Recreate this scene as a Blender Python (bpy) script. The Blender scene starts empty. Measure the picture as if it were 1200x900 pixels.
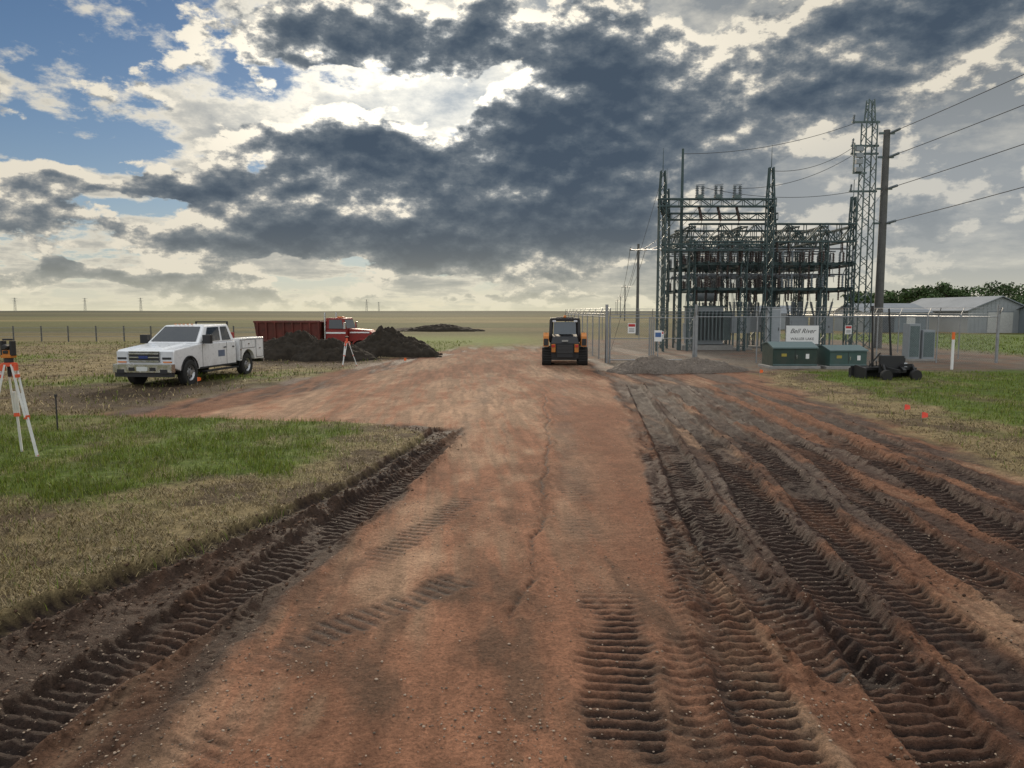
import bpy, math, random
import numpy as np
from mathutils import Vector, Matrix
random.seed(7); rng=np.random.default_rng(7)
scene=bpy.context.scene
scene.view_settings.view_transform='Standard'
scene.view_settings.look='None'
scene.view_settings.exposure=0

# ------------------------------------------------------------------ helpers
def sstep(a,b,x):
    t=np.clip((x-a)/(b-a),0,1); return t*t*(3-2*t)
def _h(ix,iy,seed):
    h=(ix*374761393+iy*668265263+seed*144665773)&0xffffffff
    h=((h^(h>>13))*1274126177)&0xffffffff
    h=h^(h>>16)
    return h/4294967296.0
def vnoise(x,y,seed=0):
    x0=np.floor(x);y0=np.floor(y);fx=x-x0;fy=y-y0
    ix=x0.astype(np.int64);iy=y0.astype(np.int64)
    fx=fx*fx*(3-2*fx);fy=fy*fy*(3-2*fy)
    a=_h(ix,iy,seed);b=_h(ix+1,iy,seed);c=_h(ix,iy+1,seed);d=_h(ix+1,iy+1,seed)
    return (a*(1-fx)+b*fx)*(1-fy)+(c*(1-fx)+d*fx)*fy
def fbm(x,y,seed=0,o=4,g=.5):
    s=0;a=1;t=0
    for i in range(o):
        s=s+a*vnoise(x*2**i+i*17.3,y*2**i-i*9.1,seed+i);t+=a;a*=g
    return s/t

class NT:
    def __init__(s,nt): s.nt=nt
    def n(s,t,**k):
        n=s.nt.nodes.new(t)
        for a,b in k.items(): setattr(n,a,b)
        return n
    def lk(s,a,b): s.nt.links.new(a,b)
    def put(s,sock,v):
        if isinstance(v,bpy.types.NodeSocket): s.lk(v,sock)
        elif v is not None: sock.default_value=v
    def m(s,op,a,b=None,c=None,clamp=False):
        n=s.n('ShaderNodeMath',operation=op,use_clamp=clamp)
        s.put(n.inputs[0],a)
        if b is not None:s.put(n.inputs[1],b)
        if c is not None:s.put(n.inputs[2],c)
        return n.outputs[0]
    def mr(s,v,a,b,c=0.,d=1.,interp='SMOOTHSTEP'):
        n=s.n('ShaderNodeMapRange',interpolation_type=interp)
        s.put(n.inputs[0],v)
        for i,q in enumerate((a,b,c,d)): s.put(n.inputs[i+1],q)
        return n.outputs[0]
    def mix(s,f,a,b,blend='MIX'):
        n=s.n('ShaderNodeMix',data_type='RGBA',blend_type=blend)
        s.put(n.inputs[0],f)
        for i,q in ((6,a),(7,b)):
            if isinstance(q,(tuple,list)) and len(q)==3:q=(*q,1)
            s.put(n.inputs[i],q)
        return n.outputs[2]
    def noise(s,vec,scale,detail=4,rough=.55,dist=0.):
        n=s.n('ShaderNodeTexNoise')
        if vec is not None:s.lk(vec,n.inputs['Vector'])
        n.inputs['Scale'].default_value=scale;n.inputs['Detail'].default_value=detail
        n.inputs['Roughness'].default_value=rough;n.inputs['Distortion'].default_value=dist
        return n.outputs['Fac']
    def xyz(s,x,y,z):
        n=s.n('ShaderNodeCombineXYZ')
        for i,q in enumerate((x,y,z)): s.put(n.inputs[i],q)
        return n.outputs[0]
    def ramp(s,v,pts):
        rp=s.n('ShaderNodeValToRGB');s.lk(v,rp.inputs[0]);e=rp.color_ramp.elements
        e[0].position=pts[0][0];e[0].color=(*pts[0][1],1);e[1].position=pts[-1][0];e[1].color=(*pts[-1][1],1)
        for p,c in pts[1:-1]:
            q=e.new(p);q.color=(*c,1)
        return rp.outputs[0]

MATS={}
def mat(name,col,rough=.6,metal=0.,var=.15,scale=6.,bump=0.,coat=0.,dirt=0.,attr=False,spec=.5,bscale=None):
    if name in MATS:return MATS[name]
    M=bpy.data.materials.new(name);M.use_nodes=True;MATS[name]=M
    T=NT(M.node_tree);bs=M.node_tree.nodes['Principled BSDF']
    tc=T.n('ShaderNodeTexCoord').outputs['Object']
    nz=T.noise(tc,scale,5,.6)
    if attr:
        a=T.n('ShaderNodeAttribute',attribute_name='Col').outputs['Color']
    else: a=(*col,1)
    f=T.mr(nz,.25,.75,1-var,1+var,'LINEAR')
    c=T.mix(1.,a,T.xyz(f,f,f),'MULTIPLY')
    if dirt>0:
        sp=T.n('ShaderNodeSeparateXYZ');T.lk(tc,sp.inputs[0])
        k=T.m('MULTIPLY',T.mr(sp.outputs[2],1.2,.2,0.,1.),T.mr(T.noise(tc,3.,5,.6),.35,.65,.3,1.))
        c=T.mix(T.m('MULTIPLY',k,dirt),c,(.16,.09,.06))
    T.lk(c,bs.inputs['Base Color'])
    T.lk(T.mr(nz,.3,.7,max(rough-.08,.03),min(rough+.1,1),'LINEAR'),bs.inputs['Roughness'])
    bs.inputs['Metallic'].default_value=metal
    bs.inputs['Specular IOR Level'].default_value=spec
    if coat: bs.inputs['Coat Weight'].default_value=coat;bs.inputs['Coat Roughness'].default_value=.1
    if bump:
        b=T.n('ShaderNodeBump');b.inputs['Strength'].default_value=bump
        T.lk(T.noise(tc,bscale or scale*3,5,.65),b.inputs['Height']);T.lk(b.outputs[0],bs.inputs['Normal'])
    return M

def empty(name,loc=(0,0,0),rz=0.,scale=1.):
    e=bpy.data.objects.new(name,None);scene.collection.objects.link(e)
    e.location=loc;e.rotation_euler=(0,0,rz);e.scale=(scale,)*3;e.empty_display_size=.2
    return e

class MB:
    def __init__(s): s.v=[];s.f=[];s.m=[];s.mats=[]
    def mi(s,m):
        if m not in s.mats:s.mats.append(m)
        return s.mats.index(m)
    def add(s,vs,fs,m):
        o=len(s.v);s.v+= [tuple(p) for p in vs];i=s.mi(m)
        for f in fs: s.f.append([o+k for k in f]);s.m.append(i)
    def hexa(s,p,m):
        s.add(p,[(3,2,1,0),(4,5,6,7),(0,1,5,4),(1,2,6,5),(2,3,7,6),(3,0,4,7)],m)
    def box(s,c,d,m,rz=0.,R=None):
        x,y,z=[q/2 for q in d];ps=[]
        Rm=R or Matrix.Rotation(rz,3,'Z')
        for q in ((-x,-y,-z),(x,-y,-z),(x,y,-z),(-x,y,-z),(-x,-y,z),(x,-y,z),(x,y,z),(-x,y,z)):
            ps.append(Vector(c)+Rm@Vector(q))
        s.hexa(ps,m)
    def bx(s,x0,x1,y0,y1,z0,z1,m): s.box(((x0+x1)/2,(y0+y1)/2,(z0+z1)/2),(abs(x1-x0),abs(y1-y0),abs(z1-z0)),m)
    def beam(s,p0,p1,w,m,h=None):
        p0=Vector(p0);p1=Vector(p1);d=p1-p0;L=d.length
        if L<1e-6:return
        R=d.to_track_quat('Z','Y').to_matrix()
        s.box((p0+p1)/2,(w,h or w,L),m,R=R)
    def lathe(s,o,ax,prof,m,n=12,capa=True,capb=True):
        o=Vector(o);ax=Vector(ax).normalized();R=ax.to_track_quat('Z','Y').to_matrix();vs=[];fs=[]
        for r,t in prof:
            for k in range(n):
                a=2*math.pi*k/n
                vs.append(o+R@Vector((r*math.cos(a),r*math.sin(a),t)))
        for j in range(len(prof)-1):
            for k in range(n):
                k2=(k+1)%n
                fs.append((j*n+k,j*n+k2,(j+1)*n+k2,(j+1)*n+k))
        if capa:fs.append(tuple(reversed(range(n))))
        if capb:fs.append(tuple((len(prof)-1)*n+k for k in range(n)))
        s.add(vs,fs,m)
    def cyl(s,p0,p1,r0,m,r1=None,n=10):
        p0=Vector(p0);p1=Vector(p1)
        s.lathe(p0,p1-p0,[(r0,0),(r0 if r1 is None else r1,(p1-p0).length)],m,n)
    def prism(s,prof,y0,y1,m,axis='Y'):
        n=len(prof)
        P=(lambda x,z,y:(x,y,z)) if axis=='Y' else (lambda x,z,y:(y,x,z))
        vs=[P(x,z,y0) for x,z in prof]+[P(x,z,y1) for x,z in prof]
        fs=[tuple(range(n)),tuple(reversed(range(n,2*n)))]
        for k in range(n):
            k2=(k+1)%n;fs.append((k2,k,n+k,n+k2))
        s.add(vs,fs,m)
    def panel(s,q,u0,u1,v0,v1,m,eps=.004,th=.0):
        q=[Vector(p) for p in q]
        nrm=(q[1]-q[0]).cross(q[3]-q[0]).normalized()
        def P(u,v): return (q[0]*(1-u)+q[1]*u)*(1-v)+(q[3]*(1-u)+q[2]*u)*v+nrm*eps
        s.add([P(u0,v0),P(u1,v0),P(u1,v1),P(u0,v1)],[(0,1,2,3)],m)
    def wire(s,p0,p1,r,m,sag=0.,n=14):
        p0=Vector(p0);p1=Vector(p1);prev=None
        k=1 if sag==0 else n
        for i in range(k+1):
            t=i/k;p=p0.lerp(p1,t)-Vector((0,0,sag*4*t*(1-t)))
            if prev is not None: s.lathe(prev,p-prev,[(r,0),(r,(p-prev).length)],m,4,False,False)
            prev=p
    def build(s,name,parent=None,bevel=0.,smooth=False,loc=None):
        me=bpy.data.meshes.new(name);me.from_pydata(s.v,[],s.f)
        for m in s.mats:me.materials.append(m)
        me.polygons.foreach_set('material_index',s.m)
        if smooth: me.polygons.foreach_set('use_smooth',[True]*len(me.polygons))
        me.update();o=bpy.data.objects.new(name,me);scene.collection.objects.link(o)
        if parent:o.parent=parent
        if loc:o.location=loc
        if bevel:
            b=o.modifiers.new('bevel','BEVEL');b.width=bevel;b.segments=2;b.limit_method='ANGLE';b.angle_limit=math.radians(35)
            b.harden_normals=False
        return o

def np_mesh(name,co,faces,cols=None,mats=(),smooth=False,parent=None):
    me=bpy.data.meshes.new(name);n,k=faces.shape
    me.vertices.add(len(co));me.vertices.foreach_set('co',np.ascontiguousarray(co,dtype=np.float32).ravel())
    me.loops.add(n*k);me.loops.foreach_set('vertex_index',faces.astype(np.int32).ravel())
    me.polygons.add(n);me.polygons.foreach_set('loop_start',np.arange(0,n*k,k,dtype=np.int32))
    if smooth: me.polygons.foreach_set('use_smooth',np.ones(n,dtype=bool))
    me.update(calc_edges=True)
    if cols is not None:
        a=me.color_attributes.new('Col','FLOAT_COLOR','POINT')
        if cols.shape[1]==3: cols=np.hstack([cols,np.zeros((len(cols),1))])
        a.data.foreach_set('color',np.ascontiguousarray(cols,dtype=np.float32).ravel())
    for m in mats:me.materials.append(m)
    o=bpy.data.objects.new(name,me);scene.collection.objects.link(o)
    if parent:o.parent=parent
    return o

# ------------------------------------------------------------------ camera
cam=bpy.data.cameras.new('camera');co=bpy.data.objects.new('camera',cam);scene.collection.objects.link(co)
co.location=(0,0,2.4);co.rotation_euler=(math.radians(90-5.52),0,0)
cam.sensor_width=36;cam.lens=26.4;cam.clip_end=20000;cam.clip_start=.05
scene.camera=co

# ------------------------------------------------------------------ world
SUN_EL=math.radians(19);SUN_AZ=math.radians(-5)
w=bpy.data.worlds.new('World');scene.world=w;w.use_nodes=True
try:
    w.cycles.sampling_method='MANUAL';w.cycles.sample_map_resolution=512
except Exception as ex: print(ex)
nt=w.node_tree;nt.nodes.clear();T=NT(nt)
out=T.n('ShaderNodeOutputWorld')
sky=T.n('ShaderNodeTexSky',sky_type='NISHITA',sun_disc=False)
sky.sun_elevation=SUN_EL;sky.sun_rotation=SUN_AZ
sky.air_density=1.0;sky.dust_density=.1;sky.ozone_density=4.5
d=T.n('ShaderNodeTexCoord').outputs['Generated']
sp=T.n('ShaderNodeSeparateXYZ');T.lk(d,sp.inputs[0]);dx,dy,dz=sp.outputs
az=T.m('ARCTAN2',dx,dy);el=T.m('ARCSINE',dz)
zc=T.m('MAXIMUM',dz,0.)
den=T.m('ADD',zc,.11)
px=T.m('DIVIDE',dx,den);py=T.m('DIVIDE',dy,den)
def AEv(sa,se,oz,off=(0,0)):
    return T.xyz(T.m('MULTIPLY',T.m('ADD',az,off[0]),sa),T.m('MULTIPLY',T.m('ADD',el,off[1]),se),oz)
w1=T.m('SUBTRACT',T.noise(AEv(5.,9.,0.),1.6,4,.6),.5);w2=T.m('SUBTRACT',T.noise(AEv(5.,9.,7.3),1.6,4,.6),.5)
wa=T.m('ADD',az,T.m('MULTIPLY',w1,.16));we=T.m('ADD',el,T.m('MULTIPLY',w2,.10))
def gauss(A,E,ra,re,amp):
    a=T.m('DIVIDE',T.m('SUBTRACT',wa,A),ra);e=T.m('DIVIDE',T.m('SUBTRACT',we,E),re)
    return T.m('MULTIPLY',T.m('EXPONENT',T.m('MULTIPLY',T.m('ADD',T.m('MULTIPLY',a,a),T.m('MULTIPLY',e,e)),-1.)),amp)
def tot(L):
    r=None
    for g in L:
        q=gauss(*g); r=q if r is None else T.m('ADD',r,q)
    return r
# low dark cumulus masses: (azimuth, elevation, width, height, amount)
thick=tot([(.115,.29,.09,.06,.66),(.09,.20,.17,.06,.52),(-.06,.165,.19,.045,.42),(-.22,.325,.16,.035,.48),(-.04,.335,.035,.025,.42),(.04,.10,.28,.04,.42),
           (-.36,.10,.14,.020,.46),(-.31,.155,.13,.018,.44),(-.24,.21,.12,.022,.36),(-.14,.09,.12,.025,.34),(.54,.32,.14,.05,.54),(.36,.33,.10,.04,.36),
           (.62,.15,.045,.018,.5),(-.48,.04,.16,.010,.32),(-.48,.15,.12,.016,.28),(-.05,.012,.35,.006,.18),(.33,.24,.20,.035,.30),
           (-.10,.272,.045,.036,-.50),(-.56,.31,.13,.07,-.2)])
def nzA(off=(0,0)): return T.noise(AEv(6.2,10.5,3.1,off),1.2,8,.60,.0)
nA=nzA();nA1=nzA((-.005,.013))
dens=T.m('ADD',T.m('MULTIPLY',T.m('SUBTRACT',nA,.530),1.40),thick)
coverA=T.mr(dens,-.02,.055)
relA=T.m('MULTIPLY',T.m('SUBTRACT',nA,nA1),5.0)
tk=T.m('SUBTRACT',T.mr(dens,.0,.66,0.,1.,'LINEAR'),relA,clamp=True)
ccA=T.ramp(tk,[(0,(.86,.81,.71)),(.08,(.56,.545,.51)),(.20,(.31,.33,.35)),(.40,(.165,.20,.245)),(.70,(.10,.135,.185)),(1,(.070,.102,.152))])
# high broken white cloud
Pp=T.xyz(px,py,1.7)
nB=T.m('ADD',T.m('MULTIPLY',T.noise(Pp,1.25,7,.60,.15),.55),T.m('MULTIPLY',T.noise(AEv(8.,15.,9.2),1.3,7,.64),.45))
gapz=tot([(-.55,.31,.17,.07,-.13),(-.50,.20,.12,.05,-.07),(-.28,.26,.10,.03,-.06)])
dB=T.m('ADD',T.m('SUBTRACT',nB,.447),T.m('ADD',gapz,T.mr(az,-.25,.25,0.,.12)))
coverB=T.mr(dB,-.03,.06)
ccB=T.ramp(T.mr(dB,-.01,.18,0.,1.,'LINEAR'),[(0,(.68,.68,.65)),(.22,(.82,.78,.69)),(.50,(.52,.52,.50)),(1,(.27,.30,.335))])
cc=T.mix(coverA,ccB,ccA)
cover=T.m('MAXIMUM',coverA,coverB)
ga=T.m('DIVIDE',T.m('SUBTRACT',az,-.09),.26);ge=T.m('DIVIDE',T.m('SUBTRACT',el,.27),.12)
glow=T.m('EXPONENT',T.m('MULTIPLY',T.m('ADD',T.m('MULTIPLY',ga,ga),T.m('MULTIPLY',ge,ge)),-1.))
gf=T.m('ADD',.90,T.m('MULTIPLY',T.m('MULTIPLY',glow,T.mr(T.m('MULTIPLY',tk,coverA),.45,.0)),1.0))
cc=T.mix(1.,cc,T.xyz(gf,T.m('MULTIPLY',gf,.98),T.m('MULTIPLY',gf,.93)),'MULTIPLY')
rs=T.m('MULTIPLY',T.mr(az,.15,.45),T.mr(el,.26,.14))
cc=T.mix(T.m('MULTIPLY',rs,.50),cc,(.40,.43,.45))
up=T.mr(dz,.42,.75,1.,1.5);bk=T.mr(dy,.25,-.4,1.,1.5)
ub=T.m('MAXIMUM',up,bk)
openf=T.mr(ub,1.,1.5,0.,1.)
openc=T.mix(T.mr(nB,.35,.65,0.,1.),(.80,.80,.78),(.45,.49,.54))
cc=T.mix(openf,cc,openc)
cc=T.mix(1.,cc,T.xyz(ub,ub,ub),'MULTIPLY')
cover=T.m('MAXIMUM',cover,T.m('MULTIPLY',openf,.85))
hz=T.m('EXPONENT',T.m('MULTIPLY',zc,-28.))
cc=T.mix(T.m('MULTIPLY',hz,.85),cc,(.78,.73,.53))
cover=T.m('MAXIMUM',cover,T.m('MULTIPLY',T.m('EXPONENT',T.m('MULTIPLY',zc,-12.)),.95))
veil=T.mr(az,-.35,.4,.0,.6);cover=T.m('MAXIMUM',cover,veil)
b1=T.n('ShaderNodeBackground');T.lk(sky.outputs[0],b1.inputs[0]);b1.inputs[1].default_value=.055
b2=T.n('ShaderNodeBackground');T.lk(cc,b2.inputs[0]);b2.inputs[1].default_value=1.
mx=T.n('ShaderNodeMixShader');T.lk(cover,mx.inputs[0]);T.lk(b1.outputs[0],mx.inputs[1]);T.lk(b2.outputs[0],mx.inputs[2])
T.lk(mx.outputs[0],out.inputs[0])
sl=bpy.data.lights.new('sun','SUN');sl.energy=3.0;sl.angle=math.radians(9);sl.color=(1,.85,.66)
so=bpy.data.objects.new('sun',sl);scene.collection.objects.link(so)
sd=Vector((math.sin(SUN_AZ)*math.cos(SUN_EL),math.cos(SUN_AZ)*math.cos(SUN_EL),math.sin(SUN_EL)))
so.rotation_euler=sd.to_track_quat('Z','Y').to_euler();so.location=(0,0,30)

# ------------------------------------------------------------------ ground
def cat(pts,n=8):
    p=np.array(pts,float);p=np.vstack([2*p[0]-p[1],p,2*p[-1]-p[-2]]);o=[]
    for i in range(1,len(p)-2):
        for k in range(n):
            t=k/n;a,b,c,d_=p[i-1],p[i],p[i+1],p[i+2]
            o.append(.5*((2*b)+(c-a)*t+(2*a-5*b+4*c-d_)*t*t+(3*b-a-3*c+d_)*t**3))
    o.append(p[-2]);return np.array(o)
# (points, width, depth, rib amp, darkness, pitch)
TR=[([(-1.3,13.5),(-1.75,9.6),(-2.25,6.8),(-2.75,4.6),(-3.1,2.6)],.50,.030,.028,.85,.115),
    ([(-1.25,15.6),(-1.95,10.9),(-2.75,8.1),(-3.5,6.1),(-4.2,3.5)],.42,.05,.006,.97,.13),
    ([(-1.45,6.6),(-.9,8.4),(-.25,10.6)],.32,.004,.011,.60,.115),
    ([(-1.9,4.6),(-1.3,5.5),(-.4,6.6),(.1,7.4)],.34,.004,.011,.70,.115),
    ([(-2.5,2.6),(-1.8,3.7),(-1.3,4.7)],.34,.004,.014,.50,.115),
    ([(.88,6.6),(.74,5.2),(.60,3.9),(.5,3.0)],.46,.008,.022,1.0,.11),
    ([(1.95,9.5),(1.72,6.5),(1.52,4.4),(1.35,2.5)],.44,.016,.026,.80,.115),
    ([(4.0,24.5),(2.75,13),(2.25,8.6),(2.1,6.6),(2.3,4.5)],.48,.045,.018,.97,.12),
    ([(4.6,25),(3.6,13),(3.0,8.8),(2.75,6.3),(2.45,4.2),(2.3,2.6)],.48,.04,.028,.97,.115),
    ([(5.2,24),(4.25,12.5),(3.6,8.4),(3.3,6.),(3.25,4.5),(3.3,2.8)],.46,.035,.027,.95,.115),
    ([(5.9,24),(5.1,13),(4.55,9.5),(4.2,6.4),(4.1,3.5)],.44,.035,.025,.95,.115),
    ([(6.7,25),(6.0,13),(5.5,9.),(5.2,6.5),(5.1,4)],.5,.045,.024,.97,.115),
    ([(7.3,24),(6.9,14),(6.4,9.5),(6.1,6)],.42,.03,.016,.85,.115),
    ([(3.3,31),(3.7,27),(4.3,22),(5.0,16)],.45,.03,.01,.95,.13),
    ([(2.6,17),(2.2,11),(1.75,7.5),(1.2,4.5),(1.0,3)],.40,.010,.016,.60,.115),
    ([(1.9,31),(1.55,24),(1.1,16),(.9,11),(.75,7)],.40,.002,.005,.30,.13),
    ([(-.9,31),(-.8,24),(-.9,18),(-1.0,13)],.40,.002,.004,.25,.13),
    ([(.95,22),(.72,15),(.42,9.5),(.15,6.6),(-.02,5.4)],.035,.020,.0,.9,.13),
    ([(-.3,21),(-.15,15.5),(-.10,11.5)],.03,.010,.0,.5,.13)]
TRC=[(cat(p),w_,dp,ra,dk,pt) for p,w_,dp,ra,dk,pt in TR]
LY=[0,3,6.2,10.7,15.2,15.9,16.6,23.5,32.6,45,60];LX=[-2.3,-2.2,-1.8,-1.24,-.95,-2.5,-7.6,-5.9,-4.9,-2.8,-2.0]
RY=[0,3,6.1,15.6,28,45,60];RX=[.95,1.05,1.42,2.5,3.4,3.7,3]
OLY=[0,5,6,8,11,14.5,16,17,24,35,45,60];OLX=[-3.9,-3.8,-3.6,-2.75,-2.1,-1.6,-3.,-9.6,-8.,-6.5,-4.5,-3]
ORY=[0,5,7,10.5,15.6,25,30,33,70];ORX=[9.,8.2,7.6,7.3,8.0,8.7,10.,12,12]
def L3(*c): return np.array(c)
C_light=L3(.350,.218,.138);C_mid=L3(.185,.088,.051);C_dark=L3(.027,.0165,.013);C_red=L3(.135,.056,.031)
C_straw=L3(.26,.20,.10);C_green=L3(.105,.150,.026);C_soil=L3(.060,.038,.025)
def lerp(a,b,t): return a+(b-a)*t[:,None]
def ground_eval(X,Y):
    n_e=(fbm(X*1.3,Y*1.3,11,5)-.5)
    n_f=(fbm(X*6,Y*6,12,4)-.5)
    edge=n_e*.7+n_f*.22
    sc=1+sstep(12,40,Y)*1.0
    one=np.ones((len(X),1))
    sl_=sstep(-.10,.10,(X-np.interp(Y,LY,LX))/sc+edge*.42)
    sr_=sstep(.05,-.05,(X-np.interp(Y,RY,RX))/sc+edge*.22)
    endf=sstep(50,44,Y+n_e*6)
    smooth=sl_*sr_*endf
    ol=sstep(-.25,.25,(X-np.interp(Y,OLY,OLX))/sc+edge*1.2)
    orr=sstep(.35,-.35,(X-np.interp(Y,ORY,ORX))/sc+edge*1.4)
    dirt=ol*orr*sstep(58,46,Y+n_e*8)
    yard=sstep(3.2,4.4,X+n_e*2)*sstep(29,31.5,Y+n_e*3)*sstep(30,26,X+n_e)*sstep(66,62,Y)
    big=fbm(X*.16,Y*.16,21,5);mid=fbm(X*.9,Y*.9,22,5);far=fbm(X*.012,Y*.03,23,5)
    left=X<0
    gb=9.7+(-X-6)*-.12+ (mid-.5)*5
    gl=sstep(-1.2,1.2,Y-gb)*sstep(-.1,1.0,(np.interp(Y,OLY,OLX)-X)-.35*(17-Y).clip(0,3)*.5+ (mid-.5)*2.2)
    gr=sstep(.3,1.6,X-np.interp(Y,ORY,ORX)-.9+(mid-.5)*4)*sstep(8,13,Y+(mid-.5)*6)
    green=np.where(left,gl,gr)
    green=green*(1-.45*sstep(.50,.68,fbm(X*.7+9,Y*.45,29,5)))
    green=np.where(Y>17,np.where(left,sstep(.42,.64,big*.6+mid*.4)*.8,green*sstep(.3,.5,big*.4+mid*.6+.1)),green)
    fine=fbm(X*14,Y*14,24,4)
    veg=lerp(C_straw*(.40+.9*fine)[:,None],C_green*(.4+1.0*fine)[:,None],green)
    soilm=sstep(.50,.66,fbm(X*1.6,Y*1.6,25,5))*.8
    veg=lerp(veg,C_soil*(.7+.6*fine)[:,None],soilm*(1-green*.6))
    ff=sstep(30,80,Y)
    farc=lerp(L3(.080,.082,.026)*one,L3(.14,.112,.045)*one,sstep(.4,.6,far))
    farc=lerp(farc,L3(.044,.046,.022)*one,sstep(150,700,Y))
    farc*= (.75+.5*fbm(X*.3,Y*.3,26,4))[:,None]*(.5+1.0*fbm(X*.004,Y*.02,27,3))[:,None]
    veg=lerp(veg,farc,ff)
    bright=np.exp(-((Y-62)/14)**2)*sstep(-22,-10,X)*sstep(6,-2,X)
    veg=lerp(veg,L3(.14,.18,.045)*one,bright*.8)
    br=sstep(22,30,X)*sstep(30,36,Y)*sstep(85,75,Y)
    veg=lerp(veg,L3(.10,.15,.038)*(.7+.6*mid)[:,None],br*.8)
    tram=np.exp(-((X+9.5)/6.)**2-((Y-21.5)/5.)**2)+np.exp(-((X+9)/6.)**2-((Y-36)/5.)**2)
    tram=sstep(.30,.75,tram*(.4+mid*1.25))*(1-dirt)
    veg=lerp(veg,C_soil*(.6+.7*fine)[:,None],tram*.9)
    # dirt colour
    st=fbm(X*1.9+Y*.12,Y*.22,31,5);st2=fbm(X*.55,Y*.2,32,4);stf=fbm(X*9+Y*.8,Y*.7,38,4)
    gr_=fbm(X*22,Y*22,33,3)
    mud=lerp(C_red*one,C_mid*one,sstep(.38,.6,st*.7+stf*.3))
    mud=lerp(mud,C_light*.75*one,sstep(.56,.68,st2*.4+st*.35+stf*.25))
    mud=lerp(mud,C_dark*1.6*one,sstep(.56,.43,st*.75+stf*.25)*.85)
    dz_=sstep(2.2,2.8,X-(Y-8)*.05)*sstep(5.2,3.9,X-(Y-8)*.08)*sstep(6,10,Y)*sstep(32,24,Y)
    mud=lerp(mud,C_dark*2.0*one,dz_*sstep(.70,.5,stf*.5+st*.5)*.85)
    mud=mud*(.6+.8*gr_)[:,None]
    leftberm=(1-sl_)*ol*sstep(16.5,15,Y)
    mud=lerp(mud,C_soil*(.6+.8*gr_)[:,None],leftberm*.60)
    pat=fbm(X*.9+3,Y*.28,34,5);pat2=fbm(X*3.1,Y*1.4,35,5)
    lt=lerp(C_light*one,C_mid*1.30*one,sstep(.40,.58,pat*.50+pat2*.25+stf*.25))
    lt=lt*(.78+.44*sstep(.3,.7,stf))[:,None]
    rb=np.exp(-((X-1.0-.06*Y)/.75)**2)*sstep(4,7,Y)*sstep(28,16,Y)
    lt=lerp(lt,L3(.190,.084,.048)*one,rb*.85)
    pk=fbm(X*2.2+Y*.4+5,Y*.8,37,6)*.50+pat2*.28+stf*.22
    lt=lerp(lt,C_soil*1.5*one,sstep(.53,.64,pk)*.7*sstep(16,6,Y))
    lt=lt*(.72+.56*gr_)[:,None]
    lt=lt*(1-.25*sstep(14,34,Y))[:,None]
    col=lerp(veg,mud,dirt)
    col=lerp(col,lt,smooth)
    wet=dirt*(1-smooth)*sstep(.52,.38,st)*.5
    yc=L3(.150,.122,.095)*(.6+.5*gr_+.3*mid)[:,None]
    yc=lerp(yc,C_mid*one,sstep(.5,.65,mid)*.5)
    col=lerp(col,yc,yard*(1-smooth))
    # height
    z=(fbm(X*.5,Y*.5,41,4)-.5)*.05*(1-smooth*.7)
    z=z+(1-dirt)*(1-yard)*((fbm(X*3,Y*3,42,4)-.5)*.06+.04)*sstep(60,30,Y)
    z=z+dirt*(1-smooth)*((fbm(X*4,Y*2.6,43,5)-.5)*.10)*sstep(40,20,Y)
    z=z+smooth*((pat2-.5)*.026+(gr_-.5)*.012+(stf-.5)*.014)
    z=z+(gr_-.5)*.030*dirt*(1-smooth)*sstep(18,8,Y)
    def ridge(c,wd): return np.exp(-((X-c+n_e*.25)/wd)**2)
    lb=np.interp(Y,OLY,OLX)
    z=z+ridge(lb+.25,.20)*sstep(15.8,14.5,Y)*(.02+.11*fbm(X*5,Y*5,44,4))
    z=z+ridge(np.interp(Y,LY,LX),.09)*sstep(15.,14.,Y)*.04
    z=z+ridge(np.interp(Y,RY,RX)+.1,.09)*sstep(30,26,Y)*.035
    near=np.where((Y>1.5)&(Y<33)&(np.abs(X)<9.5))[0]
    if len(near):
        xn=X[near];yn=Y[near]
        for pts,w_,dp,ra,dk,pt in TRC:
            lo=pts.min(0)-w_*1.6;hi=pts.max(0)+w_*1.6
            k=np.where((xn>lo[0])&(xn<hi[0])&(yn>lo[1])&(yn<hi[1]))[0]
            if not len(k):continue
            x=xn[k];y=yn[k]
            if w_<.1: x=x+(fbm(y*1.7,y*0+3,57,4)-.5)*.22
            best=np.full(len(k),1e9);S=np.zeros(len(k));s0=0
            for a,b in zip(pts[:-1],pts[1:]):
                dv=b-a;Ln=np.hypot(*dv);dv=dv/Ln
                t=np.clip((x-a[0])*dv[0]+(y-a[1])*dv[1],0,Ln)
                dd=np.hypot(x-a[0]-dv[0]*t,y-a[1]-dv[1]*t)
                q=dd<best;best=np.where(q,dd,best);S=np.where(q,s0+t,S);s0+=Ln
            idx=near[k]
            h=w_/2
            faint=(ra>0)&(dp<.012)
            jit=(fbm(x*5,y*5,51,3)-.5)*(.22 if faint else .10)*min(1,w_/.3)
            ew=.07 if faint else .022
            ins=sstep(h+ew,h-ew,best+jit)
            el_=1.0 if faint else .35
            ends=sstep(0,el_,S)*sstep(s0,s0-el_,S)
            pn=fbm(x*1.6,y*.9,52+int(w_*100),4)
            keep=(sstep(.34,.56,pn) if faint else sstep(.28,.44,pn))*ends
            S2=S+(fbm(x*3,y*3,56,2)-.5)*.03
            rib=.5+.5*np.sin(2*np.pi*S2/pt);rib=sstep(.35,.75,rib)
            far_=sstep(12,17,y)
            rib=rib*(1-far_)+.5*far_
            z[idx]+=ins*ends*(-dp)-ins*keep*ra*rib
            lip=np.exp(-((best-h-.05)/.045)**2)*ends*dp*1.0
            z[idx]+=lip*(.4+1.4*fbm(x*9,y*9,53,2))
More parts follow.
